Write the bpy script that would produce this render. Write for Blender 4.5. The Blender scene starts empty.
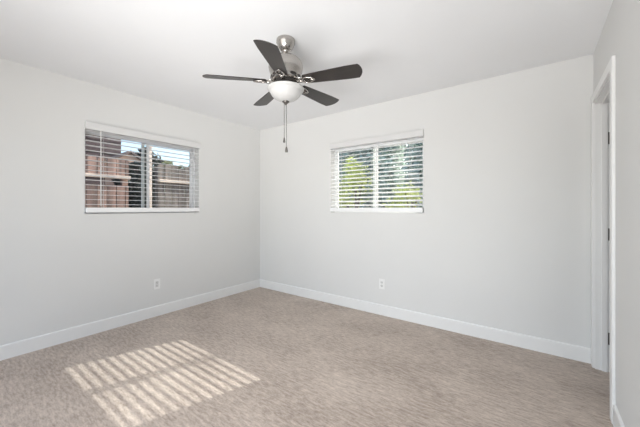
import bpy, bmesh, math, random
from mathutils import Vector, Matrix

S = bpy.context.scene
COL = S.collection
R = math.radians

# ------------------------------------------------------------------ camera
cam_d = bpy.data.cameras.new('camera')
cam = bpy.data.objects.new('camera', cam_d)
COL.objects.link(cam)
cam.location = (3.4817, -3.1442, 1.2266)
cam.rotation_euler = (R(90), 0, R(36.383))
cam_d.sensor_width = 36.0
cam_d.lens = 294.11 / 640 * 36.0
cam_d.shift_y = -5.36 / 640
cam_d.clip_start = 0.02
cam_d.clip_end = 400
S.camera = cam

# ------------------------------------------------------------------ exposure
S.view_settings.view_transform = 'Standard'
S.view_settings.look = 'None'
S.view_settings.exposure = 0.0
S.view_settings.gamma = 1.0
S.view_settings.use_curve_mapping = False

# ------------------------------------------------------------------ sky
SUN_DIR = Vector((0.318, 1.0, 0.750)).normalized()      # towards the sun
w = bpy.data.worlds.new('sky')
S.world = w
w.use_nodes = True
nt = w.node_tree
nt.nodes.clear()
sky = nt.nodes.new('ShaderNodeTexSky')
sky.sky_type = 'NISHITA'
sky.sun_disc = False
sky.sun_elevation = math.asin(SUN_DIR.z)
sky.sun_rotation = math.atan2(SUN_DIR.x, SUN_DIR.y)
sky.air_density = 1.0
sky.dust_density = 3.0
bg = nt.nodes.new('ShaderNodeBackground')
bg.inputs['Strength'].default_value = 0.42
out = nt.nodes.new('ShaderNodeOutputWorld')
nt.links.new(sky.outputs[0], bg.inputs['Color'])
nt.links.new(bg.outputs[0], out.inputs['Surface'])

# ------------------------------------------------------------------ sun
sd = bpy.data.lights.new('sun', 'SUN')
sd.energy = 4.9
sd.angle = R(0.30)
sd.color = (1.0, 0.985, 0.955)
so = bpy.data.objects.new('sun', sd)
COL.objects.link(so)
so.rotation_euler = SUN_DIR.to_track_quat('Z', 'Y').to_euler()

# ------------------------------------------------------------------ added fill lights behind the camera, standing in for daylight and bounce
def area_light(name, loc, to, sx, sy, energy, spread=180, col=(1.0, 0.995, 0.982)):
    d = bpy.data.lights.new(name, 'AREA')
    d.shape = 'RECTANGLE'; d.size = sx; d.size_y = sy
    d.energy = energy; d.spread = R(spread); d.color = col
    o = bpy.data.objects.new(name, d)
    COL.objects.link(o)
    o.location = loc
    o.rotation_euler = (Vector(loc) - Vector(to)).to_track_quat('Z', 'Y').to_euler()
area_light('rear_fill', (2.3, -4.55, 1.2), (2.3, 0, 1.2), 2.8, 2.1, 28)  # added fill, straight along the room through the rear opening
area_light('ceiling_fill', (2.9, -4.15, 0.7), (2.6, -1.3, 2.44), 1.6, 1.0, 15.8, 80)  # added fill, tilted up at the ceiling
area_light('corner_fill', (3.3, -4.15, 0.9), (0.5, -0.9, 2.3), 1.2, 0.8, 9.2, 60)  # added fill, aimed high at the far left corner
area_light('floor_fill', (2.9, -4.15, 2.0), (2.4, -1.2, 0), 1.4, 0.8, 9, 70)  # added fill, aimed down at the carpet

# ------------------------------------------------------------------ room measures
H = 2.44
W = 3.8415
YR = -4.20                                               # rear wall
T = 0.15                                                 # outer wall thickness
LW = (-2.214, -1.034)                                    # left window, along y
BW = (1.342, 2.523)                                      # back window, along x
ZB, ZT = 1.172, 2.01
DY = (-0.752, -0.085)                                    # door opening along y
DZ = 2.03
TR = 0.115                                               # inner wall thickness

random.seed(7)

# ------------------------------------------------------------------ mesh helpers
class MB:
    def __init__(self, f=None):
        self.bm = bmesh.new()
        self.f = f or (lambda a, b, c: (a, b, c))

    def poly(self, pts, faces):
        vs = [self.bm.verts.new(self.f(*p)) for p in pts]
        for fc in faces:
            try:
                self.bm.faces.new([vs[i] for i in fc])
            except ValueError:
                pass
        return vs

    def box(self, a, b):
        x0, x1 = sorted((a[0], b[0])); y0, y1 = sorted((a[1], b[1])); z0, z1 = sorted((a[2], b[2]))
        p = [(x0, y0, z0), (x1, y0, z0), (x1, y1, z0), (x0, y1, z0),
             (x0, y0, z1), (x1, y0, z1), (x1, y1, z1), (x0, y1, z1)]
        self.poly(p, [(0, 3, 2, 1), (4, 5, 6, 7), (0, 1, 5, 4), (1, 2, 6, 5), (2, 3, 7, 6), (3, 0, 4, 7)])
        return self

    def prism(self, prof, lo, hi, axis):
        """closed 2D profile swept along an axis; profile gives the other two coords in order"""
        def put(q, t):
            q = list(q); q.insert(axis, t); return tuple(q)
        n = len(prof)
        pts = [put(q, lo) for q in prof] + [put(q, hi) for q in prof]
        fs = [(i, (i + 1) % n, (i + 1) % n + n, i + n) for i in range(n)]
        fs += [tuple(range(n))[::-1], tuple(range(n, 2 * n))]
        self.poly(pts, fs)
        return self

    def lathe(self, prof, n=40, c=(0, 0, 0)):
        """profile of (radius, z) turned about z"""
        rings = []
        for r, z in prof:
            if r < 1e-5:
                rings.append([self.bm.verts.new(self.f(c[0], c[1], c[2] + z))])
            else:
                rings.append([self.bm.verts.new(self.f(c[0] + r * math.cos(2 * math.pi * k / n),
                                                       c[1] + r * math.sin(2 * math.pi * k / n), c[2] + z)) for k in range(n)])
        for A, B in zip(rings, rings[1:]):
            for k in range(n):
                q = [A[k % len(A)], A[(k + 1) % len(A)], B[(k + 1) % len(B)], B[k % len(B)]]
                u = []
                for v in q:
                    if v not in u:
                        u.append(v)
                if len(u) > 2:
                    try:
                        self.bm.faces.new(u)
                    except ValueError:
                        pass
        return self

    def tube(self, pts, r, n=10, closed=False):
        pts = [Vector(p) for p in pts]
        m = len(pts)
        rings = []
        up = Vector((0, 0, 1))
        for i, p in enumerate(pts):
            if closed:
                d = pts[(i + 1) % m] - pts[i - 1]
            else:
                d = pts[min(i + 1, m - 1)] - pts[max(i - 1, 0)]
            d.normalize()
            a = d.cross(up)
            if a.length < 1e-3:
                a = d.cross(Vector((1, 0, 0)))
            a.normalize()
            b = d.cross(a)
            rr = r[i] if isinstance(r, (list, tuple)) else r
            rings.append([self.bm.verts.new(self.f(*(p + a * rr * math.cos(2 * math.pi * k / n) + b * rr * math.sin(2 * math.pi * k / n)))) for k in range(n)])
        rng = range(m) if closed else range(m - 1)
        for i in rng:
            A, B = rings[i], rings[(i + 1) % m]
            for k in range(n):
                self.bm.faces.new((A[k], A[(k + 1) % n], B[(k + 1) % n], B[k]))
        if not closed:
            self.bm.faces.new(rings[0]); self.bm.faces.new(rings[-1][::-1])
        return self

    def build(self, name, mat, parent=None, bevel=0, smooth=False, seg=2):
        bmesh.ops.recalc_face_normals(self.bm, faces=self.bm.faces)
        me = bpy.data.meshes.new(name)
        if smooth:
            for f in self.bm.faces:
                f.smooth = True
        self.bm.to_mesh(me); self.bm.free()
        me.materials.append(mat)
        o = bpy.data.objects.new(name, me)
        COL.objects.link(o)
        if parent:
            o.parent = parent
        if bevel:
            b = o.modifiers.new('bevel', 'BEVEL')
            b.width = bevel; b.segments = seg; b.limit_method = 'ANGLE'; b.angle_limit = R(35)
            b.harden_normals = False
        return o


def tag(o, label=None, cat=None, group=None, kind=None):
    if label: o['label'] = label
    if cat: o['category'] = cat
    if group: o['group'] = group
    if kind: o['kind'] = kind
    return o


def empty(name, loc=(0, 0, 0), rz=0):
    o = bpy.data.objects.new(name, None)
    COL.objects.link(o)
    o.location = loc
    o.rotation_euler = (0, 0, rz)
    o.empty_display_size = 0.1
    return o


def copy_tree(o, parent):
    c = o.copy()
    COL.objects.link(c)
    c.parent = parent
    for ch in [k for k in bpy.data.objects if k.parent == o]:
        copy_tree(ch, c)
    return c


# ------------------------------------------------------------------ materials
def M(name, col, rough=0.5, metal=0.0, noise=0.0, nscale=8.0, bump=0.0, bscale=200.0, spec=0.5, stretch=None, trans=0.0):
    m = bpy.data.materials.new(name)
    m.use_nodes = True
    n = m.node_tree.nodes; l = m.node_tree.links
    b = n['Principled BSDF']
    b.inputs['Roughness'].default_value = rough
    b.inputs['Metallic'].default_value = metal
    b.inputs['Specular IOR Level'].default_value = spec
    tc = n.new('ShaderNodeTexCoord')
    vec = tc.outputs['Object']
    if stretch:
        mp = n.new('ShaderNodeMapping'); mp.inputs['Scale'].default_value = stretch
        l.new(vec, mp.inputs['Vector']); vec = mp.outputs[0]
    nz = n.new('ShaderNodeTexNoise'); nz.inputs['Scale'].default_value = nscale; nz.inputs['Detail'].default_value = 4
    l.new(vec, nz.inputs['Vector'])
    cr = n.new('ShaderNodeValToRGB')
    lo = [max(0, c * (1 - noise)) for c in col]; hi = [min(1, c * (1 + noise)) for c in col]
    cr.color_ramp.elements[0].position = 0.3; cr.color_ramp.elements[1].position = 0.7
    cr.color_ramp.elements[0].color = (*lo, 1); cr.color_ramp.elements[1].color = (*hi, 1)
    l.new(nz.outputs['Fac'], cr.inputs['Fac']); l.new(cr.outputs['Color'], b.inputs['Base Color'])
    if bump:
        n2 = n.new('ShaderNodeTexNoise'); n2.inputs['Scale'].default_value = bscale; n2.inputs['Detail'].default_value = 3
        l.new(vec, n2.inputs['Vector'])
        bp = n.new('ShaderNodeBump'); bp.inputs['Strength'].default_value = bump; bp.inputs['Distance'].default_value = 0.002
        l.new(n2.outputs['Fac'], bp.inputs['Height']); l.new(bp.outputs[0], b.inputs['Normal'])
    if trans:
        o = n['Material Output']
        t = n.new('ShaderNodeBsdfTranslucent'); mx = n.new('ShaderNodeMixShader'); mx.inputs[0].default_value = trans
        l.new(cr.outputs['Color'], t.inputs['Color'])
        l.new(b.outputs[0], mx.inputs[1]); l.new(t.outputs[0], mx.inputs[2]); l.new(mx.outputs[0], o.inputs['Surface'])
    return m


def glass_mat():
    m = bpy.data.materials.new('window_glass')
    m.use_nodes = True
    n = m.node_tree.nodes; l = m.node_tree.links
    n.clear()
    o = n.new('ShaderNodeOutputMaterial')
    fr = n.new('ShaderNodeFresnel'); fr.inputs['IOR'].default_value = 1.45
    t = n.new('ShaderNodeBsdfTransparent'); t.inputs['Color'].default_value = (0.96, 0.98, 0.97, 1)
    g = n.new('ShaderNodeBsdfGlossy'); g.inputs['Roughness'].default_value = 0.02
    mx = n.new('ShaderNodeMixShader')
    l.new(fr.outputs[0], mx.inputs[0]); l.new(t.outputs[0], mx.inputs[1]); l.new(g.outputs[0], mx.inputs[2])
    l.new(mx.outputs[0], o.inputs['Surface'])
    return m


def carpet_mat():
    m = bpy.data.materials.new('carpet')
    m.use_nodes = True
    n = m.node_tree.nodes; l = m.node_tree.links
    b = n['Principled BSDF']
    b.inputs['Roughness'].default_value = 0.95
    b.inputs['Specular IOR Level'].default_value = 0.1
    b.inputs['Sheen Weight'].default_value = 0.15
    tc = n.new('ShaderNodeTexCoord')
    def noise(scale, sc, detail=3, rough=0.6):
        mp = n.new('ShaderNodeMapping'); mp.inputs['Scale'].default_value = sc
        l.new(tc.outputs['Object'], mp.inputs['Vector'])
        z = n.new('ShaderNodeTexNoise'); z.inputs['Scale'].default_value = scale
        z.inputs['Detail'].default_value = detail; z.inputs['Roughness'].default_value = rough
        l.new(mp.outputs[0], z.inputs['Vector'])
        return z.outputs['Fac']
    rows = noise(1.0, (15, 62, 1), 3, 0.6)          # broken tufted rows along x
    fine = noise(95.0, (0.6, 1.3, 1), 4, 0.75)
    broad = noise(1.6, (1, 1.6, 1), 4, 0.6)         # vacuum and foot marks
    def math_(op, a, c):
        k = n.new('ShaderNodeMath'); k.operation = op
        for i, v in enumerate((a, c)):
            if isinstance(v, (int, float)): k.inputs[i].default_value = v
            else: l.new(v, k.inputs[i])
        return k.outputs[0]
    h = math_('ADD', math_('MULTIPLY', rows, 0.55), math_('MULTIPLY', fine, 0.45))
    tone = math_('ADD', math_('MULTIPLY', h, 0.75), math_('MULTIPLY', broad, 0.25))
    cr = n.new('ShaderNodeValToRGB')
    cr.color_ramp.elements[0].position = 0.36; cr.color_ramp.elements[1].position = 0.65
    cr.color_ramp.elements[0].color = (0.275, 0.220, 0.182, 1)
    cr.color_ramp.elements[1].color = (0.69, 0.59, 0.51, 1)
    l.new(tone, cr.inputs['Fac']); l.new(cr.outputs[0], b.inputs['Base Color'])
    bp = n.new('ShaderNodeBump'); bp.inputs['Strength'].default_value = 0.6; bp.inputs['Distance'].default_value = 0.006
    l.new(h, bp.inputs['Height']); l.new(bp.outputs[0], b.inputs['Normal'])
    return m


def bowl_mat():
    m = bpy.data.materials.new('frosted_glass')
    m.use_nodes = True
    n = m.node_tree.nodes; l = m.node_tree.links
    b = n['Principled BSDF']
    tc = n.new('ShaderNodeTexCoord'); z = n.new('ShaderNodeTexNoise'); z.inputs['Scale'].default_value = 14
    z.inputs['Detail'].default_value = 5; z.inputs['Distortion'].default_value = 1.2
    l.new(tc.outputs['Object'], z.inputs['Vector'])
    cr = n.new('ShaderNodeValToRGB')
    cr.color_ramp.elements[0].color = (0.47, 0.465, 0.455, 1); cr.color_ramp.elements[1].color = (0.60, 0.60, 0.595, 1)
    l.new(z.outputs['Fac'], cr.inputs['Fac']); l.new(cr.outputs[0], b.inputs['Base Color'])
    b.inputs['Roughness'].default_value = 0.28
    b.inputs['Emission Color'].default_value = (1, 0.98, 0.95, 1)
    b.inputs['Emission Strength'].default_value = 0.0
    return m


mat_wall = M('wall_paint', (0.745, 0.745, 0.734), 0.75, noise=0.012, nscale=1.5, bump=0.12, bscale=160, spec=0.25)
mat_ceil = M('ceiling_paint', (0.865, 0.872, 0.885), 0.9, noise=0.01, nscale=1.5, bump=0.15, bscale=120, spec=0.15)
mat_trim = M('white_trim_paint', (0.84, 0.84, 0.83), 0.4, noise=0.01)
mat_jamb = M('white_jamb_paint', (0.82, 0.82, 0.81), 0.4, noise=0.01)
mat_carpet = carpet_mat()
mat_vinyl = M('white_vinyl', (0.82, 0.83, 0.84), 0.35, noise=0.01)
mat_slat = M('white_blind_slat', (0.90, 0.905, 0.91), 0.4, noise=0.01)
mat_valance = M('blind_valance', (0.72, 0.72, 0.715), 0.45, noise=0.01)
mat_cord = M('white_cord', (0.8, 0.8, 0.79), 0.7)
mat_glass = glass_mat()
mat_nickel = M('brushed_nickel', (0.47, 0.445, 0.42), 0.24, metal=1.0, noise=0.05, nscale=30, stretch=(1, 1, 12))
mat_darkmetal = M('dark_metal', (0.05, 0.045, 0.042), 0.4, metal=0.6)
mat_hinge = M('hinge_metal', (0.16, 0.15, 0.14), 0.4, metal=0.9)
mat_blade = M('dark_walnut_blade', (0.020, 0.015, 0.013), 0.36, noise=0.35, nscale=10, stretch=(1.2, 14, 1), spec=0.6)
mat_bowl = bowl_mat()
mat_plastic = M('white_plastic', (0.86, 0.86, 0.85), 0.35)
mat_recept = M('outlet_face_plastic', (0.70, 0.70, 0.69), 0.35)
mat_slot = M('outlet_slot', (0.06, 0.06, 0.06), 0.6)
mat_fence = M('weathered_fence_wood', (0.27, 0.17, 0.135), 0.8, noise=0.6, nscale=3.0, stretch=(6, 6, 0.5))
mat_fence2 = M('grey_green_fence_wood', (0.17, 0.14, 0.12), 0.8, noise=0.6, nscale=3.0, stretch=(6, 6, 0.5))
mat_rail = M('pale_fence_rail', (0.74, 0.61, 0.51), 0.8, noise=0.2, nscale=5)
mat_siding = M('brown_siding', (0.07, 0.045, 0.048), 0.8, noise=0.2, nscale=3, stretch=(1, 1, 6))
mat_fascia = M('dark_fascia', (0.06, 0.05, 0.045), 0.7)
mat_roof = M('roof_shingle', (0.17, 0.13, 0.12), 0.9, noise=0.3, nscale=12)
mat_shed = M('peach_stucco', (0.72, 0.48, 0.36), 0.9, noise=0.1, nscale=4)
mat_ground = M('dry_ground', (0.34, 0.29, 0.22), 0.95, noise=0.3, nscale=4)
mat_stucco = M('outer_stucco', (0.62, 0.60, 0.56), 0.9, noise=0.05, nscale=30)
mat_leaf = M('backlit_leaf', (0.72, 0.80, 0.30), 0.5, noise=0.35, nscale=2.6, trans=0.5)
mat_leafdark = M('dark_leaf', (0.58, 0.66, 0.62), 0.5, noise=0.4, nscale=3.0, trans=0.5)
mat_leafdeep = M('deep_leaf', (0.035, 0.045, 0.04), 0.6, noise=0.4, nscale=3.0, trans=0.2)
mat_olive = M('olive_leaf', (0.20, 0.21, 0.10), 0.5, noise=0.5, nscale=3.0, trans=0.35)
mat_bark = M('bark', (0.10, 0.075, 0.055), 0.9, noise=0.3, nscale=8)

# ------------------------------------------------------------------ large structure
def struct(name, mb, mat, **k):
    return tag(mb.build(name, mat, **k), kind='structure')

struct('floor', MB().box((-0.0, YR, -0.08), (W, 0, 0)), mat_carpet)
struct('ceiling', MB().box((-T, YR - 0.12, H), (W + TR, T, H + 0.1)), mat_ceil)


def wall_with_hole(f, lo, hi, n0, n1, hole, z0=0.0, z1=H):
    """f maps (u, n, z) to the world"""
    b = MB(f)
    u0, u1, a, c = hole
    b.box((lo, n0, z0), (u0, n1, z1)); b.box((u1, n0, z0), (hi, n1, z1))
    if a > z0: b.box((u0, n0, z0), (u1, n1, a))
    b.box((u0, n0, c), (u1, n1, z1))
    return b

F_left = lambda u, n, z: (n, u, z)          # n positive into the room
F_back = lambda u, n, z: (u, -n, z)
F_right = lambda u, n, z: (W - n, u, z)
F_rear = lambda u, n, z: (u, YR + n, z)

struct('wall_left', wall_with_hole(F_left, YR - 0.12, T, -T, 0, (*LW, ZB, ZT), -0.2), mat_wall)
struct('wall_back', wall_with_hole(F_back, 0.0, W + TR, -T, 0, (*BW, ZB, ZT), -0.2), mat_wall)
struct('wall_right', wall_with_hole(F_right, YR - 0.12, 0.0, -TR, 0, (*DY, 0.0, DZ)), mat_wall)
struct('wall_rear', wall_with_hole(F_rear, 0.0, W, -0.12, 0, (0.35, 3.55, 0.1, 2.25)), mat_wall)  # unseen rear wall; its wide opening is added to let fill light in


def baseboard(name, f, lo, hi):
    p = [(0, 0), (0.013, 0), (0.013, 0.108), (0.011, 0.114), (0.006, 0.117), (0, 0.118)]
    b = MB(f)
    b.prism(p, lo, hi, 0)
    return struct(name, b, mat_trim)

baseboard('baseboard_left', F_left, YR, 0.0)
baseboard('baseboard_back', F_back, 0.013, W)
baseboard('baseboard_right', F_right, YR, DY[0] - 0.066)

# hall behind the doorway
struct('floor_hall', MB().box((W, -1.6, -0.08), (W + 1.3, 0.5, -0.0)), mat_carpet)
struct('wall_hall', MB().box((W + 1.3, -1.6, -0.08), (W + 1.4, 0.5, H)).box((W + TR, 0.4, 0), (W + 1.3, 0.5, H)).box((W + TR, -1.7, 0), (W + 1.4, -1.6, H)), mat_wall)
struct('ceiling_hall', MB().box((W + TR, -1.7, H), (W + 1.4, 0.5, H + 0.1)), mat_ceil)

# ------------------------------------------------------------------ door
door = tag(empty('door_1', (W, DY[1], 0)), kind='structure')
def Fd(x, y, z): return (x - W, y - DY[1], z)
J = 0.018                                                # jamb board: face sits 0 proud of the opening
jb = MB(Fd)
jb.box((W - 0.001, DY[1] - 0.0, 0), (W + TR + 0.001, DY[1] - J * 0.4, DZ))
jb.box((W - 0.001, DY[0], 0), (W + TR + 0.001, DY[0] + J * 0.4, DZ))
jb.box((W - 0.001, DY[0], DZ - J * 0.4), (W + TR + 0.001, DY[1], DZ))
jb.build('jamb', mat_jamb, door)
st = MB(Fd)
s0, s1 = W + 0.034, W + 0.068
st.box((s0, DY[1] - 0.0072, 0), (s1, DY[1] - 0.019, DZ - 0.007))
st.box((s0, DY[0] + 0.0072, 0), (s1, DY[0] + 0.019, DZ - 0.007))
st.box((s0, DY[0] + 0.0072, DZ - 0.0072), (s1, DY[1] - 0.0072, DZ - 0.019))
st.build('door_stop', mat_jamb, door, bevel=0.002)


def casing(side):
    b = MB(Fd)
    x0, x1 = (W - 0.017, W) if side == 'room' else (W + TR, W + TR + 0.017)
    cw = 0.060
    ya, yb = DY[0] - 0.003, DY[1] + 0.003
    b.box((x0, ya - cw, 0), (x1, ya, DZ + 0.003 + cw))
    b.box((x0, yb, 0), (x1, yb + cw, DZ + 0.003 + cw))
    b.box((x0, ya, DZ + 0.003), (x1, yb, DZ + 0.003 + cw))
    return b.build('casing', mat_trim, door, bevel=0.003)
casing('room'); casing('hall')

leaf = MB(Fd)
lx0 = W + TR + 0.019
leaf.box((lx0, DY[1] - 0.041, 0.012), (lx0 + 0.63, DY[1] - 0.006, DZ - 0.012))
lf = leaf.build('door_leaf', mat_trim, door, bevel=0.002)
for hz in (1.75, 1.03, 0.25):
    hb = MB(Fd)
    hb.box((W + 0.070, DY[1] - 0.0095, hz - 0.045), (W + TR + 0.012, DY[1] - 0.0070, hz + 0.045))
    hb.tube([(W + TR + 0.010, DY[1] - 0.012, hz - 0.047), (W + TR + 0.010, DY[1] - 0.012, hz + 0.047)], 0.006, 10)
    tag(hb.build('hinge', mat_hinge, door), 'dark metal hinge')

# ------------------------------------------------------------------ windows
def window(name, f, rng, shift=0.0, fixed=0.028):
    u0, u1 = rng
    root = tag(empty(name, f((u0 + u1) / 2, -0.11, ZB)), kind='structure')
    off = Vector(root.location)
    def g(u, n, z): return tuple(Vector(f(u, n, z)) - off)
    fw = 0.020
    n0, n1 = -T + 0.004, -0.088
    b = MB(g)
    b.box((u0, n0, ZB), (u0 + fw, n1, ZT)); b.box((u1 - fw, n0, ZB), (u1, n1, ZT))
    b.box((u0 + fw, n0, ZB), (u1 - fw, n1, ZB + fw)); b.box((u0 + fw, n0, ZT - fw), (u1 - fw, n1, ZT))
    b.build('frame', mat_vinyl, root, bevel=0.002)
    um = (u0 + u1) / 2 + shift
    sw = 0.028
    for a, c, m0, m1, e0 in ((u0 + fw, um + 0.036, -0.112, -0.094, fixed), (um - 0.036, u1 - fw, -0.136, -0.116, 0.028)):
        s = MB(g)
        za, zb = ZB + fw, ZT - fw
        s.box((a, m0, za), (a + e0, m1, zb)); s.box((c - sw, m0, za), (c, m1, zb))
        s.box((a + e0, m0, za), (c - sw, m1, za + sw)); s.box((a + e0, m0, zb - sw), (c - sw, m1, zb))
        so_ = s.build('sash', mat_vinyl, root, bevel=0.002)
        pm = (m0 + m1) / 2
        MB(g).box((a + e0 - 0.004, pm - 0.002, za + sw - 0.004), (c - sw + 0.004, pm + 0.002, zb - sw + 0.004)).build('pane', mat_glass, so_)
    return root

window('window_1', F_left, LW, 0.0, 0.010)
window('window_2', F_back, BW, -0.018)

# ------------------------------------------------------------------ blinds
def blind(f, rng, tilt, label, wand_u, flip):
    u0, u1 = rng
    um = (u0 + u1) / 2
    root = tag(empty('window_blind', f(um, 0, ZB)), label, 'blind')
    off = Vector(root.location)
    def g(u, n, z): return tuple(Vector(f(u, n, z)) - off)
    # valance board with returned ends, outside the opening
    v = MB(g)
    prof = [(0.022, 1.984), (0.031, 1.984), (0.034, 1.990), (0.034, 2.044), (0.031, 2.050), (0.031, 2.056), (0.022, 2.056)]
    v.prism(prof, u0 - 0.002, u1 + 0.002, 0)
    v.box((u0 - 0.002, 0.0, 1.984), (u0 + 0.008, 0.022, 2.056))
    v.box((u1 - 0.008, 0.0, 1.984), (u1 + 0.002, 0.022, 2.056))
    v.build('valance', mat_valance, root)
    MB(g).box((u0 + 0.010, -0.030, 1.986), (u1 - 0.010, 0.020, 2.008)).build('headrail', mat_slat, root, bevel=0.002)
    # slats
    t = R(tilt)
    hw = 0.025
    pitch = 0.0474
    zs = [1.262 + pitch * k for k in range(16)]
    def slat_mb():
        m = MB(g)
        prof = []
        K = 6
        top, bot = [], []
        for k in range(K + 1):
            s = -hw + 2 * hw * k / K
            crown = 0.0018 * (1 - (s / hw) ** 2)
            for lst, dz in ((top, 0.0014), (bot, -0.0014)):
                nn = s * math.cos(t) - (crown + dz) * math.sin(t) * -1
                zz = -s * math.sin(t) + (crown + dz) * math.cos(t)
                lst.append((nn, zs[0] + zz))
        prof = top + bot[::-1]
        m.prism(prof, u0 + 0.006, u1 - 0.006, 0)
        return m
    first = slat_mb().build('slat', mat_slat, root)
    for z in zs[1:]:
        c = first.copy(); COL.objects.link(c); c.parent = root
        c.location = (0, 0, z - zs[0])
    MB(g).box((u0 + 0.005, -0.026, ZB + 0.012), (u1 - 0.005, 0.028, 1.232)).build('bottom_rail', mat_slat, root, bevel=0.003)
    for fu in (0.12, 0.5, 0.88):
        uu = u0 + (u1 - u0) * fu
        b = MB(g)
        b.tube([(uu, hw + 0.002, 1.225), (uu, hw + 0.002, 1.99)], 0.0011, 6)
        b.tube([(uu, -hw - 0.002, 1.225), (uu, -hw - 0.002, 1.99)], 0.0011, 6)
        b.build('ladder_cord', mat_cord, root)
    if wand_u is not None:
        b = MB(g)
        b.tube([(wand_u, 0.036, 1.25), (wand_u, 0.036, 1.99)], 0.0042, 8)
        b.build('tilt_wand', mat_cord, root)
    return root

blind(F_left, LW, 0.5, 'white slatted blind with open slats over the left window facing the fence', -2.095, False)
blind(F_back, BW, 22, 'white slatted blind with tilted sunlit slats over the back wall window', None, True)

# ------------------------------------------------------------------ ceiling fan
FX, FY = 2.026, -1.584
fan = tag(empty('ceiling_fan', (FX, FY, H)), 'brushed nickel ceiling fan with five dark blades and a frosted bowl light', 'ceiling fan')
def z_(v): return v - H
canopy = MB().lathe([(0, 0), (0.064, 0), (0.067, -0.004), (0.067, -0.026), (0.062, -0.034), (0.060, -0.044), (0.050, -0.064), (0.040, -0.076), (0.030, -0.080), (0, -0.080)], 48)
canopy.build('canopy', mat_nickel, fan, smooth=True, bevel=0.001)
rod = MB().lathe([(0.0, -0.070), (0.022, -0.074), (0.025, -0.084), (0.020, -0.094), (0.012, -0.098), (0.012, -0.112), (0.024, -0.114), (0.024, -0.124), (0.0, -0.124)], 32)
rod.build('downrod', mat_nickel, fan, smooth=True)
mot = MB().lathe([(0, -0.116), (0.030, -0.117), (0.062, -0.124), (0.090, -0.138), (0.110, -0.158), (0.121, -0.182), (0.123, -0.206), (0.118, -0.232), (0.110, -0.250), (0.108, -0.262), (0.104, -0.290), (0.092, -0.300), (0, -0.300)], 56)
motor = mot.build('motor_housing', mat_nickel, fan, smooth=True)
# ring of dark cooling slots under the dome
for k in range(10):
    a = 2 * math.pi * (k + 0.5) / 10
    m = MB(lambda x, y, z, a=a: (x * math.cos(a) - y * math.sin(a), x * math.sin(a) + y * math.cos(a), z))
    prof = []
    for q in range(14):
        th = 2 * math.pi * q / 14
        prof.append((0.024 * math.cos(th), -0.277 + 0.0105 * math.sin(th)))
    m.prism(prof, 0.096, 0.1085, 0)
    m.build('vent', mat_darkmetal, motor)
fly = MB().lathe([(0, -0.298), (0.078, -0.298), (0.080, -0.302), (0.080, -0.318), (0.072, -0.322), (0, -0.322)], 48)
fly.build('flywheel', mat_darkmetal, fan, smooth=False)
fit = MB().lathe([(0, -0.320), (0.048, -0.320), (0.052, -0.334), (0.100, -0.342), (0.112, -0.347), (0.114, -0.354), (0, -0.354)], 56)
fit.build('light_fitter', mat_nickel, fan, smooth=True)
bw = MB().lathe([(0.0, -0.348), (0.122, -0.348), (0.130, -0.351), (0.133, -0.356), (0.130, -0.363), (0.118, -0.370), (0.114, -0.376), (0.110, -0.388), (0.100, -0.405),
                 (0.084, -0.421), (0.062, -0.434), (0.034, -0.443), (0, -0.446)], 64)
bowl = tag(bw.build('glass_bowl', mat_bowl, fan, smooth=True), 'frosted white glass bowl light')
fin = MB().lathe([(0, -0.441), (0.022, -0.443), (0.026, -0.448), (0.019, -0.455), (0.010, -0.461), (0.008, -0.466), (0.004, -0.471), (0, -0.472)], 28)
fin.build('finial', mat_hinge, fan, smooth=True)

def chain(dx, dy, zend, knob):
    b = MB()
    z0 = -0.470
    b.tube([(dx, dy, z0 + 0.018), (dx, dy, zend)], 0.0019, 6)
    z = z0
    while z > zend:
        b.lathe([(0, 0.0026), (0.0030, 0), (0, -0.0026)], 6, (dx, dy, z)); z -= 0.010
    c = b.build('pull_chain', mat_hinge, fan)
    if knob == 'small':
        p = [(0, 0.004), (0.004, 0.002), (0.0055, -0.010), (0.0085, -0.024), (0.0075, -0.032), (0, -0.034)]
    else:
        p = [(0, 0.004), (0.004, 0.002), (0.0065, -0.006), (0.0095, -0.018), (0.0105, -0.032), (0.009, -0.038), (0, -0.039)]
    MB().lathe(p, 18, (dx, dy, zend)).build('pull_knob', mat_hinge, c, smooth=True)
    return c
ca = R(36.383)
chain(-0.0115 * math.cos(ca), -0.0115 * math.sin(ca), z_(1.732), 'small')
chain(0.0045 * math.cos(ca), 0.0045 * math.sin(ca), z_(1.667), 'large')

ZBL = z_(2.133)
PITCH = R(13)
def blade_mesh():
    r0, r1 = 0.150, 0.560
    top, pts = [], []
    def hwid(r):
        q = (r - r0) / (r1 - r0)
        return 0.045 + 0.021 * min(1, q / 0.75) ** 0.9
    up, dn = [], []
    N = 18
    for k in range(N + 1):
        r = r0 + (r1 - 0.03 - r0) * k / N
        up.append((r, hwid(r)))
    for k in range(N + 1):
        r = r0 + (r1 - 0.012 - r0) * k / N
        dn.append((r, -hwid(r)))
    tip = []
    a, b = up[-1], dn[-1]
    for k in range(1, 13):                                # rounded tip
        q = k / 13
        y = a[1] + (b[1] - a[1]) * q
        x = a[0] + (b[0] - a[0]) * q + 0.026 * math.sin(math.pi * q) ** 0.75
        tip.append((x, y))
    root = [(r0 - 0.010, -0.030), (r0 - 0.014, 0), (r0 - 0.010, 0.030)]
    out2 = up + tip + dn[::-1] + root
    def g(x, y, z):
        # CCW edge low
        return (x, y * math.cos(PITCH) + z * math.sin(PITCH), ZBL - y * math.sin(PITCH) + z * math.cos(PITCH))
    m = MB(g)
    m.prism(out2, 0.0, 0.006, 2)
    return m, g
bm0, gbl = blade_mesh()
bl0 = bm0.build('blade', mat_blade, fan, bevel=0.0015)
ir = MB(gbl)
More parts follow.
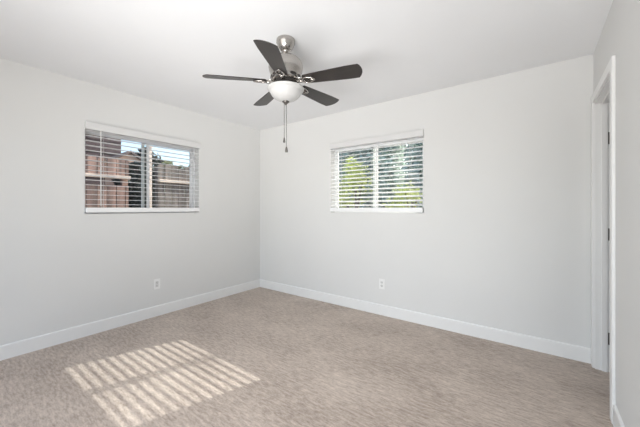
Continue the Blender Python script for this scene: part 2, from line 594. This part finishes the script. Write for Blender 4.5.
# blade iron: neck from the flywheel, then a looped scroll under the blade root
loop = []
for k in range(28):
    th = 2 * math.pi * k / 28
    loop.append((0.182 + 0.045 * math.cos(th), 0.026 * math.sin(th) * (1 - 0.35 * math.cos(th)), -0.006))
ir.tube(loop, 0.0052, 8, closed=True)
ir.tube([(0.225, 0.0, -0.006), (0.205, 0, -0.008), (0.180, 0, -0.007)], [0.007, 0.006, 0.004], 8)
ir.tube([(0.140, 0, -0.006), (0.120, 0, -0.008), (0.100, 0, -0.006), (0.072, 0, 0.002)], [0.010, 0.009, 0.011, 0.012], 10)
ir.tube([(0.145, 0.008, -0.004), (0.120, 0.026, 0.004), (0.092, 0.030, 0.010), (0.074, 0.020, 0.012)], 0.005, 8)
ir.tube([(0.145, -0.008, -0.004), (0.120, -0.026, 0.002), (0.092, -0.030, 0.004), (0.074, -0.020, 0.006)], 0.005, 8)
iron0 = ir.build('blade_iron', mat_nickel, bl0, smooth=True)
A0 = -130.7
for i in range(5):
    o = bl0 if i == 0 else copy_tree(bl0, fan)
    piv = Matrix.Translation((0, 0, ZBL))
    toward = Vector((FX - cam.location.x, FY - cam.location.y, 0)).normalized()
    lean = Matrix.Rotation(R(1.2), 4, Vector((0, 0, 1)).cross(-toward))      # the rotor hangs slightly out of level
    o.matrix_basis = piv @ lean @ Matrix.Rotation(R(A0 + 72 * i), 4, 'Z') @ Matrix.Rotation(R(1.3), 4, 'Y') @ piv.inverted()

# ------------------------------------------------------------------ outlets
def outlet(f, u, z, style, label):
    root = tag(empty('wall_outlet', f(u, 0, z)), label, 'outlet')
    off = Vector(root.location)
    def g(a, n, c): return tuple(Vector(f(u + a, n, z + c)) - off)
    MB(g).box((-0.035, 0.0, -0.0575), (0.035, 0.005, 0.0575)).build('cover_plate', mat_plastic, root, bevel=0.002)
    if style == 'duplex':
        for c in (0.0195, -0.0195):
            m = MB(g)
            pr = [(0.017 * math.cos(k * math.pi / 12), c + 0.0145 * math.sin(k * math.pi / 12)) for k in range(24)]
            pts = [(a, 0.0045, b) for a, b in pr] + [(a, 0.0068, b) for a, b in pr]
            m.poly(pts, [(i, (i + 1) % 24, (i + 1) % 24 + 24, i + 24) for i in range(24)] + [tuple(range(24, 48))])
            rc = m.build('receptacle', mat_recept, root)
            s = MB(g)
            s.box((-0.0085, 0.006, c - 0.003), (-0.0060, 0.0071, c + 0.006)); s.box((0.0060, 0.006, c - 0.003), (0.0085, 0.0071, c + 0.005))
            s.box((-0.0022, 0.006, c - 0.0100), (0.0022, 0.0071, c - 0.0060))
            s.build('socket_slots', mat_slot, rc)
        MB(g).box((-0.003, 0.0045, -0.003), (0.003, 0.0060, 0.003)).build('screw', mat_recept, root)
    else:
        rc = MB(g).box((-0.0165, 0.0045, -0.0335), (0.0165, 0.0068, 0.0335)).build('receptacle', mat_recept, root, bevel=0.001)
        s = MB(g)
        for c in (0.017, -0.017):
            s.box((-0.0085, 0.006, c - 0.003), (-0.0060, 0.0071, c + 0.006)); s.box((0.0060, 0.006, c - 0.003), (0.0085, 0.0071, c + 0.005))
            s.box((-0.0022, 0.006, c - 0.0100), (0.0022, 0.0071, c - 0.0060))
        s.build('socket_slots', mat_slot, rc)
    return root
outlet(F_left, -1.551, 0.363, 'rocker', 'white outlet plate with one rectangular insert low on the left wall')
outlet(F_back, 2.05, 0.355, 'duplex', 'white outlet plate with two round sockets low on the back wall')

# ------------------------------------------------------------------ outside
struct('ground', MB().box((-40, -30, -0.6), (40, 40, -0.2)), mat_ground)
struct('wall_outside', MB().box((-T, YR - 0.12, -0.2), (W + 1.4, YR - 0.11, 0)).box((W + TR, T - 0.001, -0.2), (W + 1.4, T + 0.02, 0)), mat_stucco)


def fence(name, x, y0, y1, top, mat, label, railz, rail_mat, seed, gap=0):
    rnd = random.Random(seed)
    root = tag(empty(name, (x, (y0 + y1) / 2, -0.2)), label, 'fence')
    yc = (y0 + y1) / 2
    b = MB(lambda X, Y, Z: (X - x, Y - yc, Z + 0.2))
    y = y0
    while y < y1 - 0.05:
        wd = min(0.14, y1 - y)
        tp = top + rnd.uniform(-0.03, 0.03)
        dx = rnd.uniform(-0.008, 0.008)
        if gap:                                           # open strip under the rail
            b.prism([(y + 0.006, -0.2), (y + wd - 0.006, -0.2), (y + wd - 0.006, railz - gap), (y + 0.006, railz - gap)], x - 0.01 + dx, x + 0.01 + dx, 0)
        b0 = railz if gap else -0.2
        b.prism([(y + 0.006, b0), (y + wd - 0.006, b0), (y + wd - 0.006, tp - 0.03), (y + wd - 0.03, tp), (y + 0.03, tp), (y + 0.006, tp - 0.03)], x - 0.01 + dx, x + 0.01 + dx, 0)
        y += wd
    b.build('board_panel', mat, root)
    r = MB(lambda X, Y, Z: (X - x, Y - yc, Z + 0.2))
    r.box((x + 0.014, y0, railz), (x + 0.10, y1, railz + 0.055))
    r.build('rail', rail_mat, root, bevel=0.004)
    r = MB(lambda X, Y, Z: (X - x, Y - yc, Z + 0.2))
    r.box((x + 0.014, y0, 0.25), (x + 0.054, y1, 0.34))
    r.build('rail', rail_mat, root, bevel=0.004)
    yy = y0 + 0.05
    while yy < y1:
        p = MB(lambda X, Y, Z: (X - x, Y - yc, Z + 0.2))
        p.box((x - 0.11, yy - 0.045, -0.2), (x - 0.02, yy + 0.045, top - 0.04))
        p.build('post', mat, root, bevel=0.004)
        yy += 1.8
    return root

fence('wooden_fence', -2.5, -4.6, -0.90, 2.10, mat_fence, 'brown board fence with pale rail outside the left pane of the left window', 1.745, mat_rail, 3, 0.115)
fence('wooden_fence', -2.5, -0.40, 3.0, 2.08, mat_fence2, 'greyish board fence under trees outside the right pane of the left window', 1.735, mat_rail, 5)
pp = tag(empty('timber_post', (-2.2, -0.675, -0.2)), 'pale upright timber post standing between the two board fences', 'post')
MB().box((-0.04, -0.03, 0), (0.04, 0.03, 2.52)).build('shaft', mat_rail, pp, bevel=0.005)
MB().box((-0.05, -0.042, 2.52), (0.05, 0.042, 2.55)).build('cap', mat_rail, pp, bevel=0.005)

# neighbour's house behind the fence
hs = tag(empty('neighbour_house', (-7.5, -3.9, -0.2)), 'dark brown sided house rising behind the board fence', 'house')
Fh = lambda X, Y, Z: (X + 7.5, Y + 3.9, Z + 0.2)
b = MB(Fh)
b.box((-9.0, -8.0, -0.2), (-6.0, 0.22, 3.75))
z = 0.0
while z < 3.6:                                            # lap siding courses
    b.prism([(-6.0, z), (-5.985, z), (-6.0, z + 0.16)], -8.0, 0.22, 1) if False else b.poly(
        [(-6.0, -8.0, z), (-5.982, -8.0, z), (-6.0, -8.0, z + 0.16), (-6.0, 0.22, z), (-5.982, 0.22, z), (-6.0, 0.22, z + 0.16)],
        [(0, 1, 2), (3, 5, 4), (0, 3, 4, 1), (1, 4, 5, 2), (2, 5, 3, 0)])
    z += 0.17
b.build('siding_wall', mat_siding, hs)
MB(Fh).prism([(-9.4, 3.70), (-5.6, 3.70), (-5.6, 3.82), (-7.5, 4.7), (-9.4, 3.82)], -8.2, 0.30, 1).build('roof', mat_roof, hs)
MB(Fh).box((-5.6, -8.2, 3.66), (-5.56, 0.30, 3.86)).build('fascia', mat_fascia, hs)
# small shed
sh = tag(empty('garden_shed', (-5.1, 0.0, -0.2)), 'small sunlit peach shed gable peeking over the board fence beside the brown house', 'shed')
Fs = lambda X, Y, Z: (X + 5.1, Y, Z + 0.2)
MB(Fs).prism([(-0.32, -0.2), (0.30, -0.2), (0.30, 2.42), (-0.01, 2.62), (-0.32, 2.42)], -5.5, -4.8, 0).build('gable_wall', mat_shed, sh)
MB(Fs).prism([(-0.40, 2.37), (-0.01, 2.625), (0.38, 2.37), (0.38, 2.42), (-0.01, 2.68), (-0.40, 2.42)], -5.6, -4.72, 0).build('roof', mat_roof, sh)


def tree(name, loc, rad, crown_z, n, size, mat, label, cat, seed, trunk=True, lump=5, group=None, solid=False):
    rnd = random.Random(seed)
    root = tag(empty(name, loc), label, cat, group)
    lumps = [(Vector((rnd.uniform(-.6, .6) * rad[0], rnd.uniform(-.6, .6) * rad[1], crown_z + rnd.uniform(-.6, .6) * rad[2])), rnd.uniform(.4, .65)) for _ in range(lump)]
    b = MB()
    for _ in range(n):
        c, k = rnd.choice(lumps)
        d = Vector((rnd.gauss(0, 1), rnd.gauss(0, 1), rnd.gauss(0, 1))).normalized() * (rnd.random() ** 0.45)
        p = c + Vector((d.x * rad[0] * k, d.y * rad[1] * k, d.z * rad[2] * k))
        if solid:
            q = Vector([rnd.uniform(-1, 1) for _i in range(3)])
            if abs(q.x) ** 4 + abs(q.y) ** 4 + abs(q.z) ** 4 > 1: continue
            p = Vector((q.x * rad[0], q.y * rad[1], crown_z + q.z * rad[2]))
        if p.z < 0.02: continue
        s = size * rnd.uniform(.6, 1.3)
        a = Vector((rnd.gauss(0, 1), rnd.gauss(0, 1), rnd.gauss(0, .6))).normalized()
        e = a.cross(Vector((rnd.gauss(0, 1), rnd.gauss(0, 1), rnd.gauss(0, 1)))).normalized()
        nn = a.cross(e) * s * .12
        vs = [b.bm.verts.new(p - a * s), b.bm.verts.new(p + e * s * .42 + nn), b.bm.verts.new(p + a * s), b.bm.verts.new(p - e * s * .42 + nn)]
        b.bm.faces.new(vs)
    me = bpy.data.meshes.new('foliage'); b.bm.to_mesh(me); b.bm.free(); me.materials.append(mat)
    o = bpy.data.objects.new('foliage', me); COL.objects.link(o); o.parent = root
    if trunk:
        t = MB()
        t.tube([(0, 0, 0), (0.03, 0.02, crown_z * .5), (0, 0, crown_z)], [0.07, 0.055, 0.03], 8)
        for c, k in lumps[:4]:
            t.tube([(0, 0, max(0.15, crown_z * .55)), tuple((c + Vector((0, 0, crown_z * .6))) * .5), tuple(c)], [0.035, 0.025, 0.012], 6)
        t.build('trunk', mat_bark, root, smooth=True)
    return root

# shrubs and hedge outside the back window
tree('leafy_shrub', (-0.10, 3.2, -0.2), (0.62, 0.42, 0.95), 1.95, 1500, 0.055, mat_leaf, 'bright yellow green shrub outside the left pane of the back window', 'shrub', 12, lump=6)
tree('leafy_shrub', (1.30, 3.2, -0.2), (0.55, 0.40, 0.42), 1.62, 700, 0.050, mat_leaf, 'low yellow green shrub outside the right pane of the back window', 'shrub', 13, lump=5)
tree('dark_tree', (-2.85, 5.4, -0.2), (0.95, 0.9, 2.4), 2.3, 11000, 0.12, mat_leafdark, 'leftmost dark tree behind the shrubs outside the back window', 'tree', 14, solid=True)
tree('dark_tree', (-0.72, 5.4, -0.2), (0.95, 0.9, 2.4), 2.3, 11000, 0.12, mat_leafdark, 'middle dark tree behind the shrubs outside the back window', 'tree', 15, solid=True)
tree('dark_tree', (1.41, 5.4, -0.2), (0.95, 0.9, 2.3), 2.2, 11000, 0.12, mat_leafdark, 'rightmost dark tree behind the shrubs outside the back window', 'tree', 16, solid=True)
# trees beyond the side fence
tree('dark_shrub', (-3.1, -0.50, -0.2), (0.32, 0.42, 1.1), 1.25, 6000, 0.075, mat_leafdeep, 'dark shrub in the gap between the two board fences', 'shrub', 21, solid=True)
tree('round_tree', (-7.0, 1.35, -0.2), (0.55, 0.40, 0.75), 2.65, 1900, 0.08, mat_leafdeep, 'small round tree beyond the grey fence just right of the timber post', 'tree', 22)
tree('round_tree', (-7.4, 2.75, -0.2), (0.9, 0.75, 0.8), 2.65, 2600, 0.08, mat_olive, 'wide olive tree beyond the grey fence at the right end of the left window', 'tree', 23)
